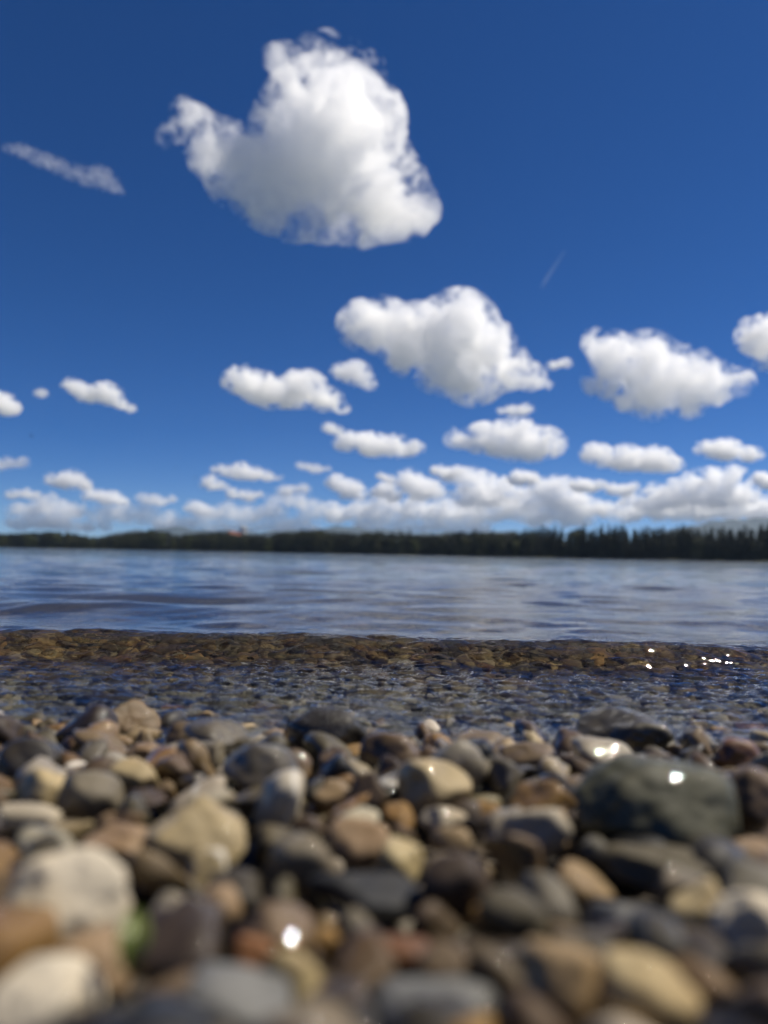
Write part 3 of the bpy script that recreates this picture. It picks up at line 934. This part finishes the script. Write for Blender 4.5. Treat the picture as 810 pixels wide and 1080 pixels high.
CLOUDS = [
 ([(172,149,7),(184,138,10),(194,120,11),(206,143,17),(222,138,13),(232,162,23),(248,152,15),(260,186,27),(240,192,16),(272,168,20),(296,198,36),(312,150,30),(335,128,38),(348,165,50),(376,130,34),(377,172,36),(400,205,34),(425,222,22),(440,214,14),(450,224,11),(350,206,40),(380,222,28),(330,228,20),(312,226,19),(272,202,19),(345,90,20),(372,96,22),(398,108,16),(404,138,16),(424,192,15),(328,62,15),(344,52,15),(362,60,16),(384,76,16),(318,84,12),(300,66,13),(288,60,10)],
  'biggest white cloud, ragged and alone high in the dark blue', 1.0),
 ([(383,350,18),(405,345,21),(440,360,27),(482,352,29),(470,382,25),(500,388,26),(535,385,18),(560,396,11),(518,366,20),(492,404,12),(575,401,7)], 'broad grey-bottomed cloud in mid sky directly below the biggest one', 1.0),
 ([(632,360,11),(648,374,17),(637,402,16),(678,390,25),(690,418,18),(718,400,24),(752,402,18),(775,405,11),(660,418,12),(730,424,12),(700,375,8)], 'fraying white cloud with spiky top right of the contrail', .8),
 ([(802,352,15),(818,362,22),(790,342,7),(812,385,12),(840,365,20)], 'white cloud cut off by the right edge of the picture', .8),
 ([(256,405,14),(274,412,16),(300,415,14),(320,411,16),(343,422,12),(361,430,6)], 'long low white cloud left of the broad grey-bottomed cloud', 1.0),
 ([(360,393,8),(375,397,11),(390,406,6)], 'small puff tucked under the left tip of the broad cloud', .7),
 ([(74,408,7),(93,417,10),(110,416,11),(127,426,6),(138,431,4)], 'small flat white cloud alone near the left side', .9),
 ([(5,430,10),(15,431,6),(-8,425,12)], 'small cloud cut off by the left edge of the picture', .9),
 ([(366,468,9),(393,470,13),(420,472,11),(442,474,6)], 'flat lens shaped cloud left of the domed cloud', .9),
 ([(484,465,10),(513,465,15),(545,461,17),(574,469,14),(540,475,12)], 'domed white cloud with flat grey base right of the lens shaped one', 1.0),
 ([(630,481,11),(660,486,12),(690,487,12),(712,490,7)], 'long three-humped cloud below the fraying cloud', 1.0),
 ([(744,475,8),(768,476,11),(790,481,7)], 'short smooth cloud right of the long three-humped cloud', 1.0),
 ([(55,508,6),(75,508,9),(91,511,5)], 'small bright cloud low on the left, upper of a close pair', 1.0),
 ([(97,524,7),(118,526,7),(132,529,4)], 'small bright cloud low on the left, lower of a close pair', 1.0),
 ([(230,497,6),(256,499,8),(280,502,5),(296,504,3)], 'thin flat cloud low above the white house', .8),
 ([(354,510,7),(374,517,8),(364,521,6),(388,523,4)], 'small peaked cloud low right of the thin flat cloud', .9),
 ([(431,509,11),(455,518,11),(445,522,8)], 'rounded low cloud at the left end of the long cloud bank', 1.0),
 ([(204,536,7),(219,540,6)], 'tiny bright cloud low between the house and the close pair', .8),
 ([(480,503,9),(503,506,10),(525,517,11),(495,524,12),(545,522,9)], 'heaped cloud of the bank left of its middle gap', .9),
 ([(572,518,10),(590,515,10),(610,527,10),(585,530,11),(632,534,7)], 'heaped cloud of the bank just past its middle', .9),
 ([(690,522,9),(712,520,11),(735,508,11),(752,512,13),(772,505,11),(785,522,11),(740,528,13),(665,530,8)], 'tallest heaped cloud of the bank under the short smooth cloud', .9),
 ([(20,541,8),(40,535,8),(60,538,9),(80,540,9),(52,527,6),(66,549,8),(30,550,8)], 'hazy grey-white low cloud above the left shore', .5),
 ([(104,545,9),(130,541,9),(155,546,9),(180,548,8),(150,535,6)], 'dim low cloud hugging the first wooded rise', .35),
 ([(215,546,9),(240,540,8),(262,545,10),(290,541,9),(285,526,6),(312,527,7),(335,538,9),(322,547,9)], 'dim broken low cloud behind the white house', .42),
 ([(350,543,9),(380,539,9),(405,544,10),(430,540,9),(402,529,7),(455,543,10),(440,530,7)], 'dim low cloud over the middle of the far wood', .8),
 ([(470,542,10),(500,543,12),(535,540,11),(570,546,11),(605,545,10),(628,541,8),(520,531,9),(560,533,8),(596,534,8)], 'bright low cloud right behind the tallest spires', 1.0),
 ([(640,540,9),(665,543,10),(695,541,11),(725,540,11),(760,537,12),(795,540,11),(822,536,12),(680,530,8),(735,529,9),(775,527,10)], 'low cloud just above the blue hill', 1.0),
 ([(42,415,5),(47,416,3)], 'faint scrap of cloud beside the small flat cloud', .35),
 ([(347,452,6),(356,455,5)], 'faint scrap of cloud above the lens shaped cloud', .5),
 ([(540,433,5),(555,432,6),(528,434,3)], 'faint scrap of cloud above the domed cloud', .4),
 ([(584,386,5),(596,384,5)], 'faint scrap of cloud off the right tip of the broad cloud', .4),
 ([(10,490,6),(25,487,4),(-5,492,6)], 'dim grey scrap of cloud at the left edge', .3),
 ([(12,553,6),(34,556,5),(58,552,7),(84,556,6),(110,555,6)], 'pale low cloud lying on the left treetops', .5),
 ([(150,526,5),(166,529,6),(182,527,4)], 'pale small cloud between the close pair and the house', .5),
 ([(170,556,6),(200,554,7),(228,557,6),(300,555,7),(330,556,6)], 'pale low cloud lying on the treetops by the house', .5),
 ([(318,492,4),(332,495,5),(346,494,3)], 'pale scrap of cloud above the small peaked cloud', .4),
 ([(408,515,6),(396,520,5),(415,524,6)], 'small cloud between the small peaked cloud and the long bank', .8),
 ([(645,516,6),(658,519,7),(668,514,5)], 'small cloud in the dip of the long bank', .8),
 ([(380,555,7),(420,556,6),(460,555,7),(510,555,7)], 'pale cloud base lying on the middle treetops', .6),
 ([(246,522,5),(262,524,6),(274,521,4)], 'small bright cloud straight above the house', .7),
 ([(462,497,6),(472,501,7),(482,498,5)], 'small crisp cloud on top of the bank left of its heaped middle', 1.1),
 ([(548,503,6),(558,506,7),(540,507,5)], 'small crisp cloud on top of the bank under the domed cloud', 1.1),
 ([(608,511,6),(620,514,7),(632,512,5)], 'small crisp cloud on the bank under the three-humped cloud', 1.1),
 ([(800,506,7),(812,510,8),(822,506,7)], 'small crisp cloud on the bank cut by the right edge', 1.1),
 ([(402,503,4),(411,506,5)], 'tiny crisp cloud left of the rounded low cloud', 1.0),
 ([(26,520,5),(38,523,4),(14,523,5)], 'small pale cloud below the upper cloud of the close pair', .6),
 ([(222,511,7),(236,514,5)], 'small soft cloud under the thin flat cloud', .7),
 ([(300,519,6),(320,516,6)], 'small dim cloud left of the small peaked cloud', .5),
]
for k, (puffs, lab, dens) in enumerate(CLOUDS):
    make_cloud(puffs, lab, 100 + k, density=dens)
# thin wisp high on the left
make_cloud([(8,158,5),(22,160,6),(35,166,6),(50,172,7),(62,178,7),(76,183,8),(92,188,9),(106,186,8),(115,189,6),(122,196,4),(127,203,3),(106,195,5)],
           'thin wispy shred of cloud left of the biggest cloud', 77, density=.08, rag=2.6)

def make_contrail():
    D = 9000.0
    a, b = np.array(ray(596, 264)) * D, np.array(ray(570, 304)) * D
    n, rings = 14, 24
    cen = (a + b) / 2
    ax = (b - a) / np.linalg.norm(b - a)
    u = np.cross(ax, (0, 1, .1)); u /= np.linalg.norm(u); w = np.cross(ax, u)
    v = [a - cen]
    for i in range(rings):
        q = i / (rings - 1)
        r = D / FP * (1.3 + 1.6 * q) * (1 + .08 * math.sin(i * 2.1)) * (1 - max(0, q - .8) * 3)
        for j in range(n):
            th = 2 * PI * j / n
            v.append(a + (b - a) * (.02 + .96 * q) - cen + (u * math.cos(th) + w * math.sin(th)) * r)
    v.append(b - cen)
    me = bpy.data.meshes.new('contrail')
    f = [[0, 1 + (j + 1) % n, 1 + j] for j in range(n)]
    for i in range(rings - 1):
        for j in range(n): f.append([1 + i * n + j, 1 + i * n + (j + 1) % n, 1 + (i + 1) * n + (j + 1) % n, 1 + (i + 1) * n + j])
    e = 1 + (rings - 1) * n
    f += [[len(v) - 1, e + j, e + (j + 1) % n] for j in range(n)]
    me.from_pydata([tuple(x) for x in v], [], f); me.update()
    o = link('contrail', me, scatter_mat('contrail_vapour', .0011)); o.location = cen
    tag(o, 'faint short contrail slanting through the open blue sky', 'contrail')
make_contrail()

# birds, mere specks
def make_bird(px, py, D, bank, label):
    d = np.array(ray(px, py)) * D
    bm = bmesh.new()
    # body: spindle of rings, then wings bent at the wrist drawn out of it as thin tapered blades
    V, Fq = [], []
    n = 10
    prof = [(-.22, .004), (-.17, .022), (-.08, .045), (.02, .052), (.10, .040), (.15, .028), (.19, .030), (.22, .018), (.25, .003)]
    for (yy, r) in prof:
        for j in range(n):
            th = 2 * PI * j / n; V.append((r * math.cos(th), yy, r * .9 * math.sin(th)))
    for i in range(len(prof) - 1):
        for j in range(n): Fq.append([i * n + j, i * n + (j + 1) % n, (i + 1) * n + (j + 1) % n, (i + 1) * n + j])
    for s in (-1, 1):
        st = [(.03, .08, -.08, .0), (.2, .10, -.05, .09), (.36, .06, -.07, .10), (.5, -.06, -.10, .06)]
        b0 = len(V)
        for (xx, ya, yb, zz) in st:
            V += [(s * xx, ya, zz + .01), (s * xx, yb, zz + .006), (s * xx, yb, zz - .002), (s * xx, ya, zz - .006)]
        for i in range(3):
            for j in range(4): Fq.append([b0 + i * 4 + j, b0 + i * 4 + (j + 1) % 4, b0 + i * 4 + 4 + (j + 1) % 4, b0 + i * 4 + 4 + j])
        Fq.append([b0 + 12, b0 + 13, b0 + 14, b0 + 15])
    bm.free()
    me = mesh_np('bird', np.array(V), np.array(Fq)); 
    o = link('bird', me, BIRD); o.location = (d[0], d[1], d[2] + H)
    o.rotation_euler = (.1, bank, random.uniform(.8, 2.2))
    tag(o, label, 'bird', 'birds in the sky')
BIRD = plain('dark_plumage', (.03, .028, .026), .7)
make_bird(33, 460, 110, .5, 'dark bird, a speck below the small left-edge cloud')
make_bird(186, 493, 190, -.3, 'dark bird, left and higher of two specks above the house')
make_bird(205, 504, 170, .3, 'dark bird, right and lower of two specks above the house')

# ------------------------------------------------------------------ air
def make_haze():
    x0, x1, y0, y1, z0, z1 = -6900, 6900, -30, 7400, -4.5, 330
    bm = bmesh.new(); box(bm, x0, x1, y0, y1, z0, z1)
    t = NT('haze_air')
    v = t.n('VolumePrincipled', Density=.00005); v.inputs['Color'].default_value = (.52, .72, 1, 1)
    v.inputs['Density Attribute'].default_value = ''
    v.inputs['Anisotropy'].default_value = .2
    t.l(v.outputs[0], t.out.inputs['Volume'])
    o = bmobj('haze', bm, t.m, None); tag(o, kind='stuff', label='pale summer haze in the air over the lake', cat='haze')
HAZE = True
if HAZE: make_haze()

# ------------------------------------------------------------------ light
EL, AZ = math.radians(54), math.radians(71)       # azimuth clockwise from the view direction
SD = Vector((math.sin(AZ) * math.cos(EL), math.cos(AZ) * math.cos(EL), math.sin(EL)))
sun = bpy.data.lights.new('sun', 'SUN'); so = bpy.data.objects.new('sun', sun); COL.objects.link(so)
sun.energy = 5.0; sun.angle = math.radians(.53); sun.color = (1, .925, .80)
so.rotation_euler = SD.to_track_quat('Z', 'Y').to_euler()
w = bpy.data.worlds.new('World'); sc.world = w; w.use_nodes = True
nt = w.node_tree; nt.nodes.clear()
sky = nt.nodes.new('ShaderNodeTexSky'); sky.sky_type = 'NISHITA'; sky.sun_disc = False
sky.sun_elevation = EL; sky.sun_rotation = AZ
sky.altitude = 2000; sky.air_density = .7; sky.dust_density = .15; sky.ozone_density = 8.0
bg = nt.nodes.new('ShaderNodeBackground'); bg.inputs[1].default_value = .064
ow = nt.nodes.new('ShaderNodeOutputWorld')
hs = nt.nodes.new('ShaderNodeHueSaturation'); hs.inputs['Saturation'].default_value = 1.21; hs.inputs['Hue'].default_value = .507
nt.links.new(sky.outputs[0], hs.inputs['Color']); nt.links.new(hs.outputs[0], bg.inputs[0]); nt.links.new(bg.outputs[0], ow.inputs[0])

sc.view_settings.view_transform = 'Standard'; sc.view_settings.look = 'None'
sc.view_settings.exposure = .47; sc.view_settings.gamma = 1
sc.render.engine = 'CYCLES'
cy = sc.cycles
cy.use_denoising = True
cy.max_bounces = 24; cy.diffuse_bounces = 3; cy.glossy_bounces = 4; cy.transmission_bounces = 6; cy.volume_bounces = 20; cy.transparent_max_bounces = 12
cy.sample_clamp_indirect = 6; cy.sample_clamp_direct = 0
cy.blur_glossy = .3
